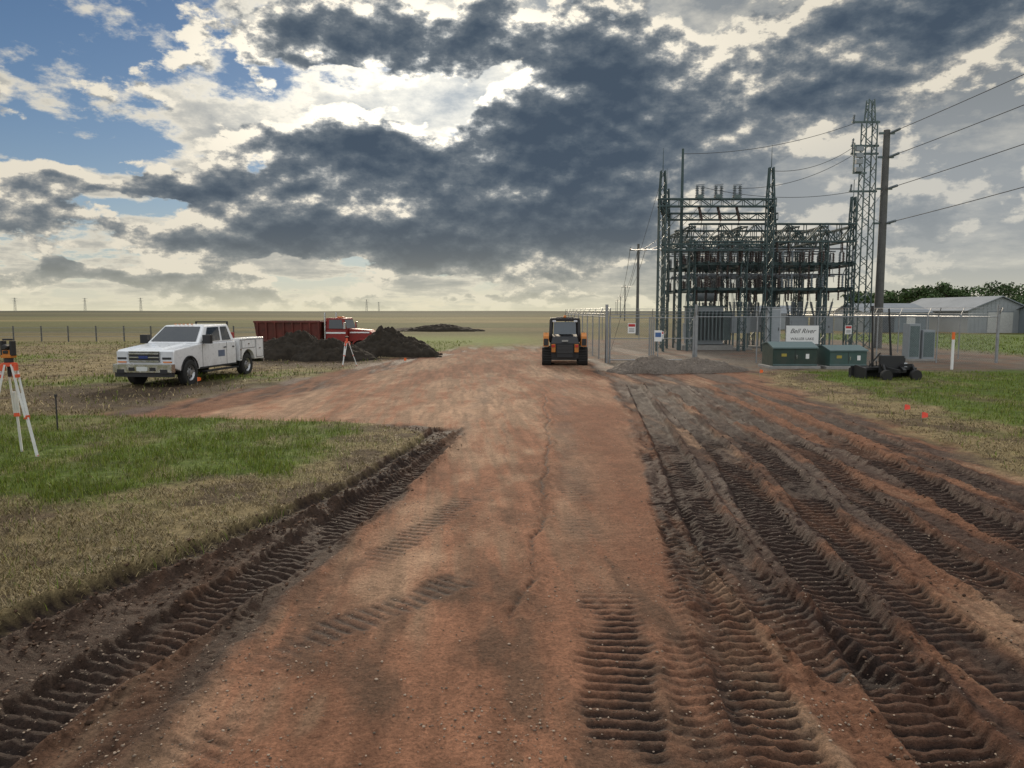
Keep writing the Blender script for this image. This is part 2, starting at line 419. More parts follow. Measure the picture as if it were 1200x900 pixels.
            dkm=np.clip(ins*keep*dk*(.42+.62*rib)*(.55+.6*sstep(.25,.5,fbm(x*2.2,y*1.1,54,4))),0,1)
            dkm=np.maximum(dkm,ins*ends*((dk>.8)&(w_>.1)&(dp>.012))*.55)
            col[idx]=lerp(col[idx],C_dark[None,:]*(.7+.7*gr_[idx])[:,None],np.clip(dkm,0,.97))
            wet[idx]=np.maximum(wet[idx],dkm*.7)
    z=z-.42*np.exp(-((X+12)/7.)**4-((Y-49)/5.5)**4)
    z=z+sstep(90,900,Y)*(1.0+11.*(fbm(X*.0011+3.1,Y*.0007,61,3)-.38))*sstep(120,500,Y)
    z=np.where(Y<2,z*sstep(-1,2,Y),z)
    return z,np.hstack([np.clip(col,.004,.9),wet[:,None]])
def axis(a,b,st,g,mx):
    c=list(np.arange(a,b,st));s=st;x=c[-1]
    while x<mx: s*=g;x+=s;c.append(x)
    s=st;x=c[0];L=[]
    while x>-mx:
        s*=g;x-=s;L.append(x)
    return np.array(L[::-1]+c)
xs=axis(-4.6,7.4,.026,1.035,5000)
ys=list(np.arange(2.6,13.5,.019));s=.022;y=ys[-1]
while y<6000: s*=1.02;y+=s;ys.append(y)
s=.1;y=2.6;L=[]
while y>-400: y-=s;s*=1.25;L.append(y)
ys=np.array(L[::-1]+ys)
GX,GY=np.meshgrid(xs,ys);fx=GX.ravel();fy=GY.ravel()
z,colr=ground_eval(fx,fy)
nx=len(xs);ny=len(ys);print('ground',nx,ny,nx*ny)
I=np.arange(nx*ny).reshape(ny,nx)
F=np.stack([I[:-1,:-1],I[:-1,1:],I[1:,1:],I[1:,:-1]],-1).reshape(-1,4)
gm=bpy.data.materials.new('ground_soil');gm.use_nodes=True;T=NT(gm.node_tree);bs=gm.node_tree.nodes['Principled BSDF']
tc=T.n('ShaderNodeTexCoord').outputs['Object'];at=T.n('ShaderNodeAttribute',attribute_name='Col')
nA=T.noise(tc,38,5,.75)
f1=T.mr(nA,.25,.75,.35,1.65,'LINEAR');f2=T.mr(T.noise(tc,1.7,5,.65),.25,.75,.80,1.20,'LINEAR')
ff=T.m('MULTIPLY',f1,f2)
c=T.mix(1.,at.outputs['Color'],T.xyz(ff,ff,ff),'MULTIPLY')
T.lk(c,bs.inputs['Base Color'])
T.lk(T.mr(at.outputs['Alpha'],0.,.8,.97,.66,'LINEAR'),bs.inputs['Roughness'])
bs.inputs['Specular IOR Level'].default_value=.18
b=T.n('ShaderNodeBump');b.inputs['Strength'].default_value=1.;b.inputs['Distance'].default_value=.03
T.lk(T.m('ADD',nA,T.m('MULTIPLY',T.noise(tc,12,4,.6),.8)),b.inputs['Height']);T.lk(b.outputs[0],bs.inputs['Normal'])
ground=np_mesh('ground',np.stack([fx,fy,z],1),F,colr,[gm],smooth=True)

# ------------------------------------------------------------------ grass, straw, stones
def blades(name,X,Y,hgt,lean,wd,col,mt):
    n=len(X);zz,_=ground_eval(X,Y)
    a=rng.uniform(0,2*np.pi,n);b_=rng.uniform(0,2*np.pi,n)
    base=np.stack([X,Y,zz-.005],1)
    sd_=np.stack([np.cos(a),np.sin(a),0*a],1)*wd[:,None]
    ld=np.stack([np.cos(b_),np.sin(b_),0*a],1)
    m1=base+ld*(hgt*np.sin(lean)*.35)[:,None]+np.array([0,0,1])*(hgt*.55*np.cos(lean*.6))[:,None]
    tp=base+ld*(hgt*np.sin(lean))[:,None]+np.array([0,0,1])*(hgt*np.cos(lean))[:,None]
    co_=np.stack([base-sd_,base+sd_,m1+sd_*.7,m1-sd_*.7,tp],1).reshape(-1,3)
    k=np.arange(n)*5
    tri=np.concatenate([np.stack([k,k+1,k+2],1),np.stack([k,k+2,k+3],1),np.stack([k+3,k+2,k+4],1)])
    cc_=np.repeat(col,5,0)
    return np_mesh(name,co_,tri,cc_,[mt],smooth=False)
gmat=mat('grass_blades',(1,1,1),.65,var=.15,scale=3,attr=True,spec=.2)
def samp(n,x0,x1,y0,y1,fan=True):
    u=rng.uniform(0,1,n);Y=1/(1/y0+u*(1/y1-1/y0));X=rng.uniform(x0,x1,n)
    return X,Y
def veginfo(X,Y):
    z,c=ground_eval(X,Y);c=c[:,:3]
    gi=c[:,1]-c[:,0]
    ol=np.interp(Y,OLY,OLX);orr=np.interp(Y,ORY,ORX)
    e=(fbm(X*1.3,Y*1.3,11,5)-.5)*.9
    isv=((X<ol-.05-e*.7)|(X>orr+.1-e*.9))&~((X>3.6)&(X<27)&(Y>29.5)&(Y<66))
    return gi,isv,c
def mkgrass(name,n,x0,x1,y0,y1,hs,ws):
    X,Y=samp(n,x0,x1,y0,y1);gi,isv,c=veginfo(X,Y)
    soil=(c[:,0]<.10)&(gi<0)
    keep=isv&~(soil&(rng.uniform(0,1,n)<.65))
    clump=fbm(X*2.2,Y*2.2,71,3);cl2=fbm(X*7,Y*7,72,2)
    keep&=rng.uniform(0,1,n)<sstep(.28,.58,clump*.6+cl2*.4)*.95+.08
    X,Y,gi,clump=X[keep],Y[keep],gi[keep],clump[keep];m=len(X)
    g=sstep(-.03,.02,gi)
    r=rng.uniform(0,1,m)
    isg=rng.uniform(0,1,m)<g*.86+.04
    h=np.where(isg,rng.uniform(.5,1.25,m)*(.45+1.0*clump),rng.uniform(.4,1.1,m))*hs
    lean=np.where(isg,rng.uniform(.05,.9,m),rng.uniform(.8,1.53,m))
    cg=np.array([.130,.185,.024])*(.35+1.0*r)[:,None]+np.array([.10,.06,.01])*(rng.uniform(0,1,m)**3)[:,None]
    cs=np.array([.33,.255,.13])*(.26+.95*rng.uniform(0,1,m)**1.3)[:,None]*(.65+.7*fbm(X*.8,Y*.8,73,3))[:,None]
    col=np.where(isg[:,None],cg,cs)
    return blades(name,X,Y,h,lean,ws*(.6+.8*rng.uniform(0,1,m))*(1+Y/25),col,gmat)
mkgrass('grass_patch',260000,-13,-1.3,4.2,18,.12,.0026)
mkgrass('grass_verge',110000,6.8,19,7.5,31,.11,.0034)
mkgrass('meadow_grass',60000,-38,-3,17,60,.16,.006)
mkgrass('yard_grass',20000,22,48,30,80,.15,.007)

def stones(name,X,Y,size,col,mt,sink=.3):
    n=len(X);zz,_=ground_eval(X,Y)
    base=np.array([[1,0,0],[-1,0,0],[0,1,0],[0,-1,0],[0,0,1],[0,0,-1],[.65,.65,.4],[-.6,.6,.45],[.6,-.65,.4],[-.62,-.6,.42]])
    tri0=np.array([[6,4,0],[0,2,6],[6,2,4],[7,4,2],[2,1,7],[7,1,4],[9,4,1],[1,3,9],[9,3,4],[8,4,3],[3,0,8],[8,0,4],[0,5,2],[2,5,1],[1,5,3],[3,5,0]])
    sc_=size[:,None,None]*rng.uniform(.6,1.15,(n,10,1))*np.stack([rng.uniform(.7,1.3,n),rng.uniform(.7,1.3,n),rng.uniform(.45,.9,n)],1)[:,None,:]
    p=base[None]*sc_;a=rng.uniform(0,2*np.pi,n);ca,sa=np.cos(a)[:,None],np.sin(a)[:,None]
    x=p[:,:,0]*ca-p[:,:,1]*sa;y=p[:,:,0]*sa+p[:,:,1]*ca
    co_=np.stack([x+X[:,None],y+Y[:,None],p[:,:,2]+(zz+size*sink)[:,None]],2).reshape(-1,3)
    tri=(tri0[None]+(np.arange(n)*10)[:,None,None]).reshape(-1,3)
    return np_mesh(name,co_,tri,np.repeat(col,10,0),[mt])
smat=mat('stone',(1,1,1),.9,var=.2,scale=30,attr=True,spec=.2)
n=40000;X,Y=samp(n,-3.6,8,3.0,18);sz=.0022+.011*rng.uniform(0,1,n)**5
c_=np.array([.42,.32,.24])*(.2+.9*rng.uniform(0,1,n))[:,None]
kk=rng.uniform(0,1,n)<sstep(.35,.65,fbm(X*1.2,Y*1.2,88,3))+.2
stones('pebbles',X[kk],Y[kk],sz[kk],c_[kk],smat)
CX=[];CY=[]
for i,(pts,w_,dp,ra,dk,pt) in enumerate(TRC[:13]):
    if i in (2,3,4,5,6):continue
    k=rng.integers(0,len(pts)-1,420);t=rng.uniform(0,1,420)
    q=pts[k]*(1-t)[:,None]+pts[k+1]*t[:,None];side=rng.choice([-1,1],420)*(w_/2+np.abs(rng.normal(0,.09,420)))
    CX.append(q[:,0]+side);CY.append(q[:,1])
yy=rng.uniform(3.5,15.5,3600);CX.append(np.interp(yy,OLY,OLX)+.3+rng.normal(0,.2,3600));CY.append(yy)
X=np.concatenate(CX);Y=np.concatenate(CY);n=len(X);sz=.004+.022*rng.uniform(0,1,n)**4
c_=np.array([.085,.050,.033])*(.5+1.0*rng.uniform(0,1,n))[:,None]
stones('soil_clods',X,Y,sz,c_,smat)

# ------------------------------------------------------------------ mounds
def mound(name,cx,cy,rx,ry,h,mt,seed,lumps=.35,z0=0.,n=90,pw=.62):
    u=np.linspace(-1.25,1.25,n);U,V=np.meshgrid(u,u);U=U.ravel();V=V.ravel()
    nn=fbm(U*2.5+seed,V*2.5,seed,5)-.5;n2=fbm(U*9+seed,V*9,seed+3,4)-.5
    r=np.sqrt(U*U+V*V)*(1+nn*.7)
    zz=np.clip(1-r,0,1)**pw*h*(1+nn*lumps*2+n2*lumps)+n2*.14*h*(r<1.02)
    zz=np.where(r>=1.0,-.08,zz)
    I=np.arange(n*n).reshape(n,n);F_=np.stack([I[:-1,:-1],I[:-1,1:],I[1:,1:],I[1:,:-1]],-1).reshape(-1,4)
    return np_mesh(name,np.stack([U*rx+cx,V*ry+cy,zz+z0],1),F_,None,[mt],smooth=False)
soilm=mat('pile_soil',(.030,.024,.018),.95,var=.5,scale=5,bump=.8,spec=.15)
gravm=mat('pile_gravel',(.14,.115,.095),.9,var=.7,scale=22,bump=1.,spec=.2,bscale=40)
mound('soil_pile',-11.0,38.3,2.9,2.2,1.30,soilm,3,.55)
mound('soil_pile',-9.0,37.2,2.2,1.8,1.0,soilm,5,.5)
mound('soil_pile',-12.6,40.5,2.6,1.8,.8,soilm,6,.5)
mound('soil_pile',-6.6,41.0,2.6,2.2,1.35,soilm,8,.5)
mound('soil_pile',-8.7,92,4.5,3,.9,soilm,12)
mound('soil_pile',-12.5,93,3,3,.45,soilm,13)
mound('gravel_pile',5.7,30.2,1.8,1.4,.62,gravm,15,.5)
mound('gravel_pile',7.6,30.6,1.9,1.4,.50,gravm,19,.5)

# ------------------------------------------------------------------ vehicles
white=mat('white_paint',(.76,.77,.78),.3,var=.04,coat=.4,dirt=.5)
chrome=mat('chrome',(.55,.56,.58),.2,metal=1.,var=.05)
glass=mat('dark_glass',(.02,.025,.03),.06,var=.05,spec=.8)
black=mat('black_plastic',(.018,.018,.02),.55,var=.2)
rubber=mat('tyre_rubber',(.022,.021,.020),.85,var=.3,scale=20,bump=.3)
lamp=mat('headlight_lens',(.6,.62,.65),.12,var=.1)
amber=mat('amber_lens',(.6,.18,.03),.3)
redl=mat('red_lens',(.45,.02,.02),.3)
rim=mat('steel_rim',(.45,.45,.46),.35,metal=.8)
red=mat('faded_red_paint',(.22,.016,.012),.55,var=.35,scale=2,dirt=.15)
redd=mat('dump_box_paint',(.105,.020,.014),.6,var=.5,scale=2,dirt=.3)
orange=mat('orange_plastic',(.8,.16,.03),.5)
yellow=mat('loader_yellow',(.50,.17,.018),.45,var=.2,dirt=.5)
steel=mat('galvanised_steel',(.30,.31,.32),.45,metal=.7,var=.2)
def wheel(mb,x,y,z,r,w_,out=1):
    a=(0,out,0);o=(x,y-out*w_/2,z)
    mb.lathe(o,a,[(r*.62,0),(r*.93,0),(r,.04),(r*1.0,w_-.04),(r*.93,w_),(r*.64,w_),(r*.60,w_-.03)],rubber,28,True,False)
    mb.lathe(o,a,[(r*.62,w_-.02),(r*.60,w_-.035),(r*.5,w_-.09),(r*.22,w_-.06),(r*.20,w_-.01),(0.02,w_-.005)],rim,20,False,True)
    for k in range(8):
        t=2*math.pi*k/8;mb.box((x+math.cos(t)*r*.40,y+out*(w_/2-.075),z+math.sin(t)*r*.40),(.05,.03,.05),black)
def arc(cx,cz,r,a0,a1,n=9): return [(cx+r*math.cos(math.radians(a0+(a1-a0)*i/n)),cz+r*math.sin(math.radians(a0+(a1-a0)*i/n))) for i in range(n+1)]

def pickup(loc,rz):
    E=empty('pickup_truck',loc,rz)
    b=MB()
    prof=[(-1.02,.50)]+[(1.55,.50)]+arc(2.1,.46,.50,175,5)+[(2.98,.62),(3.02,.85),(3.00,1.14),(2.92,1.20),(1.52,1.33),(1.4,1.34),(-1.02,1.34)]
    b.prism(prof,-.96,.96,white);b.build('body_lower',E,bevel=.035)
    h=MB();h.hexa([(1.55,-.62,1.31),(2.86,-.52,1.19),(2.86,.52,1.19),(1.55,.62,1.31),(1.6,-.52,1.375),(2.8,-.42,1.245),(2.8,.42,1.245),(1.6,.52,1.375)],white);h.build('hood_bulge',E,bevel=.03)
    g=MB();B=[(1.48,-.93,1.335),(1.48,.93,1.335),(-1.0,.93,1.335),(-1.0,-.93,1.335)];U=[(.72,-.70,1.93),(.72,.70,1.93),(-.86,.73,1.95),(-.86,-.73,1.95)]
    g.hexa(B+U,white);g.build('cab',E,bevel=.05)
    q=MB()
    fr=[B[0],B[1],U[1],U[0]];q.panel(fr,.06,.94,.10,.90,glass,.02)
    lf=[B[1],B[2],U[2],U[1]];q.panel(lf,.14,.57,.10,.86,glass,.02);q.panel(lf,.63,.88,.10,.86,glass,.02)
    rt=[B[3],B[0],U[0],U[3]];q.panel(rt,.43,.86,.10,.86,glass,.02);q.panel(rt,.12,.37,.10,.86,glass,.02)
    bk_=[B[2],B[3],U[3],U[2]];q.panel(bk_,.12,.88,.15,.85,glass,.02);q.build('windows',E)
    t=MB()
    t.bx(3.0,3.05,-.52,.52,.80,1.16,chrome)
    t.bx(3.05,3.07,-.50,.50,.82,1.13,black)
    for k in range(3): t.bx(3.07,3.10,-.50,.50,.835+k*.115,.870+k*.115,chrome)
    t.bx(3.10,3.115,-.15,.15,.93,1.02,mat('blue_badge',(.02,.04,.16),.3))
    for s_ in (-1,1):
        t.bx(2.93,3.04,s_*.56,s_*.93,.84,1.15,lamp);t.bx(3.041,3.05,s_*.60,s_*.90,.90,.97,black);t.bx(2.96,3.05,s_*.62,s_*.90,.80,.84,amber)
        t.bx(3.02,3.20,s_*.60,s_*.84,.47,.60,black)
        t.bx(1.15,1.32,s_*.98,s_*1.25,1.33,1.62,black)
        t.bx(1.18,1.24,s_*.92,s_*.99,1.38,1.43,black)
        t.bx(-.25,-.10,s_*.965,s_*.99,1.13,1.17,black);t.bx(-.85,-.72,s_*.965,s_*.985,1.13,1.17,black)
        for xx in (1.30,-.32,-1.00): t.bx(xx-.008,xx+.008,s_*.958,s_*.965,.55,1.33,black)
        t.bx(-1.0,1.5,s_*.955,s_*.985,.50,.56,black)
        t.bx(-.9,1.3,s_*.90,s_*1.10,.38,.43,black)
        a_=arc(2.1,.46,.50,172,8,12)
        for p,q2 in zip(a_[:-1],a_[1:]): t.beam((p[0],s_*.965,p[1]),(q2[0],s_*.965,q2[1]),.035,black,.03)
    t.bx(2.98,3.19,-.98,.98,.50,.76,chrome);t.bx(2.96,3.14,-.95,.95,.36,.50,black)
    t.bx(3.19,3.205,-.18,.18,.55,.68,mat('number_plate',(.6,.62,.6),.5));t.bx(3.185,3.2,-.45,-.25,.55,.66,black);t.bx(3.185,3.2,.25,.45,.55,.66,black)
    for k in range(5): t.box((.74,-.3+k*.15,1.965),(.08,.05,.03),amber)
    t.box((.05,.965,.95),(.45,.006,.22),mat('door_decal',(.12,.15,.22),.5))
    t.build('trim',E,bevel=.008)
    s=MB()
    for s_ in (-1,1):
        y0,y1=(s_*.58,s_*1.04)
        pr=[(-3.08,.60),(-2.33,.60)]+arc(-1.8,.46,.53,165,15,9)+[(-1.12,.60),(-1.12,1.42),(-3.08,1.42)]
        s.prism(pr,min(y0,y1),max(y0,y1),white)
    s.bx(-3.08,-1.12,-.58,.58,.72,.80,white);s.bx(-3.1,-3.05,-.58,.58,.80,1.2,white);s.bx(-1.14,-1.08,-.58,.58,.80,1.4,white)
    s.build('service_body',E,bevel=.02)
    c=MB()
    for s_ in (-1,1):
        for x0,x1,z0,z1 in ((-3.04,-2.42,.66,1.36),(-2.37,-1.30,1.04,1.36),(-1.25,-1.15,.66,1.36)):
            yf=s_*1.043
            for (a0,a1,c0,c1) in ((x0,x1,z0,z0+.016),(x0,x1,z1-.016,z1),(x0,x0+.016,z0,z1),(x1-.016,x1,z0,z1)): c.bx(a0,a1,yf-.003,yf+.003,c0,c1,black)
            c.box(((x0+x1)/2,yf,(z0+z1)/2),(.12,.02,.05),chrome)
    for s_ in (-1,1): c.beam((-1.1,s_*.6,1.4),(-1.1,s_*.6,2.02),.05,black)
    c.beam((-1.1,-.62,2.02),(-1.1,.62,2.02),.05,black);c.beam((-1.1,-.62,1.75),(-1.1,.62,1.75),.04,black)
    c.box((-1.55,.25,1.45),(.5,.5,.36),red);c.box((-2.1,-.1,1.40),(.4,.6,.3),black);c.cyl((-1.7,-.35,1.3),(-1.7,-.35,1.85),.05,redl)
    c.bx(-3.2,-3.08,-1.0,1.0,.45,.58,chrome);c.build('fittings',E)
    u=MB();u.bx(-3.0,2.7,-.45,.45,.42,.56,black)
    for x in (2.1,-1.8):
        u.cyl((x,-.8,.42),(x,.8,.42),.07,black)
        u.bx(x-.48,x+.48,-.90,.90,.44,.92,black)
    u.build('chassis',E)
    wv=MB()
    for x in (2.1,-1.8):
        for s_ in (-1,1): wheel(wv,x,s_*.87,.42,.415,.27,s_)
    wv.build('wheels',E,smooth=False)
pickup((-11.14,26.5,.0),math.radians(-97))

def dump(loc,rz):
    E=empty('dump_truck',loc,rz);s=MB()
    P8=[(-3.7,-1.12,1.0),(.35,-1.12,1.0),(.35,1.12,1.0),(-3.7,1.12,1.0),(-3.85,-1.2,2.18),(.45,-1.2,2.18),(.45,1.2,2.18),(-3.85,1.2,2.18)]
    s.hexa(P8,redd)
    for k in range(8):
        x=-3.6+k*.56
        for q in (-1,1): s.beam((x,q*1.15,1.0),(x,q*1.23,2.16),.11,redd)
    for q in (-1,1):
        s.beam((-3.85,q*1.23,2.18),(.45,q*1.23,2.18),.12,redd);s.beam((-3.7,q*1.15,1.02),(.4,q*1.15,1.02),.12,redd)
    s.bx(.4,.75,-1.1,1.1,2.14,2.20,redd);s.bx(-3.8,.4,-1.08,1.08,2.185,2.22,soilm)
    s.build('dump_box',E,bevel=.015)
    c=MB()
    g=[(.62,-1.0,.95),(2.0,-1.0,.95),(2.0,1.0,.95),(.62,1.0,.95),(.62,-1.0,1.72),(2.0,-1.0,1.72),(2.0,1.0,1.72),(.62,1.0,1.72)];c.hexa(g,red)
    B=[(.62,-1,1.72),(2.0,-1,1.72),(2.0,1,1.72),(.62,1,1.72)];U=[(.68,-.9,2.42),(1.8,-.9,2.42),(1.8,.9,2.42),(.68,.9,2.42)]
    c.hexa(B+U,red)
    c.panel([B[0],B[1],U[1],U[0]],.2,.88,.06,.84,glass,.015);c.panel([B[1],B[2],U[2],U[1]],.06,.94,.08,.84,glass,.015)
    c.panel([B[3],B[0],U[0],U[3]],.2,.8,.2,.84,glass,.015)
    pr=[(2.0,.95),(3.45,.95),(3.5,1.50),(3.3,1.66),(2.0,1.76)];c.prism(pr,-.62,.62,red)
    c.build('cab_and_hood',E,bevel=.05)
    t=MB()
    for q in (-1,1):
        t.prism(arc(2.9,.52,.62,170,5,9)+arc(2.9,.52,.54,5,170,9),q*1.12 if q<0 else .62,-.62 if q<0 else 1.12,red)
        t.bx(3.42,3.52,q*.70,q*.98,1.02,1.24,lamp)
        t.bx(1.9,2.0,q*1.08,q*1.24,1.75,2.15,chrome)
        t.cyl((.66,q*1.05,1.0),(.66,q*1.05,2.75),.06,chrome)
        t.cyl((.8,q*.95,.7),(1.8,q*.95,.7),.28,chrome,n=14)
    t.bx(3.5,3.56,-.5,.5,1.0,1.52,chrome)
    for k in range(7): t.bx(3.56,3.575,-.42+k*.13,-.36+k*.13,1.05,1.48,black)
    t.bx(3.6,3.75,-1.15,1.15,.55,.80,white);t.bx(1.2,1.5,-.3,.3,2.42,2.5,amber)
    t.bx(2.1,3.35,-.635,-.622,1.48,1.56,white);t.bx(.7,1.95,-1.012,-1.002,1.45,1.55,white)
    t.build('trim',E,bevel=.01)
    u=MB();u.bx(-3.7,3.5,-.42,.42,.68,.95,black)
    for x in (2.9,-1.5,-2.7): u.cyl((x,-.9,.5),(x,.9,.5),.09,black)
    for x in (2.9,-1.5,-2.7):
        for q in (-1,1): wheel(u,x,q*.95,.5,.5,.30,q)
    u.build('chassis_and_wheels',E)
dump((-12.1,47.6,-.42),math.radians(-6))

def loader(loc,rz):
    E=empty('compact_track_loader',loc,rz)
    t=MB()
    for q in (-1,1):
        x0,x1=sorted((q*.60,q*1.02))
        pr=[(.15,.40)]+arc(.42,.22,.22,180,270,5)+arc(2.25,.22,.22,270,360,5)+arc(2.1,.48,.26,0,90,5)+arc(.5,.52,.28,90,160,5)
        t.prism([(a,b_) for a,b_ in pr],x0,x1,rubber,axis='X')
        for k in range(15):
            y=.35+k*.135;t.bx(x0+.01,x1-.01,y,y+.05,-.02,.01,rubber);t.bx(x0+.01,x1-.01,y,y+.05,.74,.785,rubber)
        for k in range(5): t.bx(x0+.01,x1-.01,.12,.17,.2+k*.11,.245+k*.11,rubber)
    t.build('tracks',E)
    b=MB()
    b.hexa([(-.6,.1,.30),(.6,.1,.30),(.6,2.2,.30),(-.6,2.2,.30),(-.66,.05,.98),(.66,.05,.98),(.66,2.2,.98),(-.66,2.2,.98)],black)
    b.hexa([(-.62,.0,.98),(.62,.0,.98),(.6,1.0,1.0),(-.6,1.0,1.0),(-.55,.18,1.26),(.55,.18,1.26),(.55,1.0,1.36),(-.55,1.0,1.36)],black)
    for q in (-1,1):
        x0,x1=sorted((q*.72,q*.96))
        b.prism([(-.05,.85),(.75,.85),(.65,1.35),(.35,1.46),(.05,1.3)],x0,x1,yellow,axis='X')
        b.hexa([(x0+.06,.3,1.28),(x1-.06,.3,1.28),(x1-.06,2.5,.98),(x0+.06,2.5,.98),(x0+.06,.3,1.46),(x1-.06,.3,1.46),(x1-.06,2.5,1.16),(x0+.06,2.5,1.16)],yellow)
        b.bx(q*.42,q*.60,-.06,.05,.60,.96,yellow)
        b.bx(q*.45,q*.58,-.085,-.061,.82,.93,redl)
        b.bx(q*.74,q*.94,-.075,-.052,.9,1.2,black)
        b.beam((q*.82,2.5,1.1),(q*.82,2.9,.35),.16,yellow)
    b.bx(-.36,.36,-.04,.05,.36,.52,black)
    b.bx(-.38,.38,-.04,.05,.53,.94,black)
    gg=mat('grille_grey',(.05,.05,.05),.5)
    for k in range(6): b.bx(-.34,.34,-.055,-.04,.56+k*.06,.585+k*.06,gg)
    b.bx(-.14,.14,-.03,.02,1.06,1.14,mat('decal_white',(.3,.3,.28),.5))
    b.bx(-.95,.95,2.85,3.4,.05,.5,steel)
    b.build('body_and_arms',E,bevel=.02)
    c=MB()
    X=.64
    B=[(-X,.65,1.1),(X,.65,1.1),(X,2.1,1.0),(-X,2.1,1.0)];U=[(-X+.03,.72,2.02),(X-.03,.72,2.02),(X-.05,2.0,2.02),(-X+.05,2.0,2.02)]
    for a,b2 in zip(B,U): c.beam(a,b2,.13,black)
    for k in range(4): c.beam(U[k],U[(k+1)%4],.12,black);c.beam(B[k],B[(k+1)%4],.12,black)
    c.box((0,1.36,2.06),(1.32,1.45,.09),black);c.box((0,1.4,2.12),(.8,.8,.05),black)
    c.box((0,1.35,1.35),(.6,.45,.65),black);c.box((0,1.2,1.75),(.3,.12,.28),black)
    g2=mat('cab_window',(.05,.07,.09),.08,var=.1,spec=.9)
    c.panel([B[0],B[1],U[1],U[0]],.1,.9,.30,.9,g2,.01)
    for q in (-1,1): c.box((q*.48,.66,1.96),(.16,.06,.09),lamp)
    c.box((0,.95,2.17),(.12,.12,.1),amber)
    c.build('cab',E,bevel=.015)
loader((2.35,33.3,0.0),math.radians(-3))

# ------------------------------------------------------------------ substation
sg=mat('dark_green_steel',(.040,.070,.072),.5,metal=.2,var=.25,scale=2)
sgl=mat('grey_green_steel',(.10,.14,.14),.5,metal=.2,var=.25)
porc=mat('grey_porcelain',(.16,.19,.21),.3,var=.2)
brown=mat('brown_porcelain',(.07,.05,.045),.3,var=.2)
eqgrey=mat('equipment_grey',(.26,.29,.31),.5,var=.12)
wirem=mat('conductor',(.06,.06,.065),.5,metal=.5)
conc=mat('concrete',(.28,.27,.25),.9,var=.2,bump=.3)
alu=mat('aluminium_bus',(.22,.24,.26),.35,metal=.7)
def lattice(mb,x,y,z0,z1,w_,m,seg=.55,w1=None,leg=.07,dg=.035):
    n=max(1,int((z1-z0)/seg));w1=w_ if w1 is None else w1
    def c(k):
        t=k/n;h=(w_+(w1-w_)*t)/2;z=z0+(z1-z0)*t
        return [(x-h,y-h,z),(x+h,y-h,z),(x+h,y+h,z),(x-h,y+h,z)]
    a=c(0);b=c(n)
    for i in range(4): mb.beam(a[i],b[i],leg,m)
    for k in range(n):
        p=c(k);q=c(k+1)
        for i in range(4):
            j=(i+1)%4
            if k%2: mb.beam(p[i],q[j],dg,m)
            else: mb.beam(p[j],q[i],dg,m)
def truss(mb,p0,p1,h,dpt,m,seg=.8,ch=.075,dg=.045):
    p0=Vector(p0);p1=Vector(p1);d_=(p1-p0);L=d_.length;d_.normalize();s_=d_.cross(Vector((0,0,1)))*dpt/2;U=Vector((0,0,h))
    n=max(2,round(L/seg))
    for q in (-1,1):
        a=p0+s_*q;b=p1+s_*q
        mb.beam(a,b,ch,m);mb.beam(a+U,b+U,ch,m)
        for k in range(n):
            u=a+d_*(L*k/n);v=a+d_*(L*(k+1)/n)
            if k%2: mb.beam(u,v+U,dg,m)
            else: mb.beam(u+U,v,dg,m)
            mb.beam(v,v+U,dg*.8,m)
    for k in range(n+1):
        u=p0+d_*(L*k/n);mb.beam(u-s_,u+s_,dg,m);mb.beam(u-s_+U,u+s_+U,dg,m)
def insul(mb,p,q,r=.09,m=None,n=8):
    m=m or porc;p=Vector(p);q=Vector(q);L=(q-p).length;k=max(3,int(L/.09));pr=[]
    for i in range(k):
        t=L*i/k;pr+=[(r*.45,t),(r,t+L/k*.35),(r*.5,t+L/k*.6)]
    pr.append((r*.45,L));mb.lathe(p,q-p,pr,m,n)
E=empty('substation_structure',(0,0,0))
s=MB()
ZB=8.55
for (x,y,h,wd) in ((8.85,45,10.6,.38),(15.2,45,10.8,.38),(9.9,49,10.2,.38),(16.7,49,9.4,.38)):
    lattice(s,x,y,0,h*.82,wd,sg);lattice(s,x,y,h*.82,h,wd,sg,w1=.22)
    s.cyl((x,y,h),(x,y,h+1.3),.025,sg,.01)
truss(s,(8.6,45,ZB),(15.5,45,ZB),.42,.38,sg,.6);truss(s,(9.6,49,ZB-.3),(17,49,ZB-.3),.4,.38,sg,.6)
truss(s,(8.85,45,ZB-.1),(9.9,49,ZB-.1),.4,.3,sg,.6);truss(s,(15.2,45,ZB-.1),(16.7,49,ZB-.1),.4,.3,sg,.6)
truss(s,(8.85,45,6.0),(15.2,45,6.0),.35,.35,sg,.6)
s.cyl((10.35,46.6,0),(10.35,46.6,12.2),.14,sg,.07)
for x in (11.0,12.1,13.2):
    s.box((x,45,ZB+.56),(.35,.5,.2),sgl)
    insul(s,(x-.12,45,ZB+.5),(x-.12,45,ZB+1.2),.13);insul(s,(x+.2,45,ZB+.5),(x+.2,45,ZB+1.2),.13)
    s.beam((x-.2,45,ZB+1.23),(x+.3,45,ZB+1.27),.07,alu)
    insul(s,(x,45,ZB),(x+.05,44.4,ZB-.9),.09,brown)
s.build('dead_end_frame',E)
s=MB()
ZT=6.55
cols=[10.8,13.9,17.0,18.7,20.35]
for Y_ in (45.6,49.5,53.5):
    truss(s,(10.6,Y_,ZT),(20.5,Y_,ZT),1.05,.4,sg,.95,.08,.05)
    for x in cols:
        if x==17.0 and Y_<47:continue
        lattice(s,x,Y_,0,ZT,.36,sg,.5)
for x in cols: truss(s,(x,45.6,ZT+.1),(x,53.5,ZT+.1),.8,.36,sg,.95)
lattice(s,20.35,45.6,ZT,9.2,.36,sg,.5,.2);s.cyl((20.35,45.6,9.2),(20.35,45.6,10.2),.02,sg)
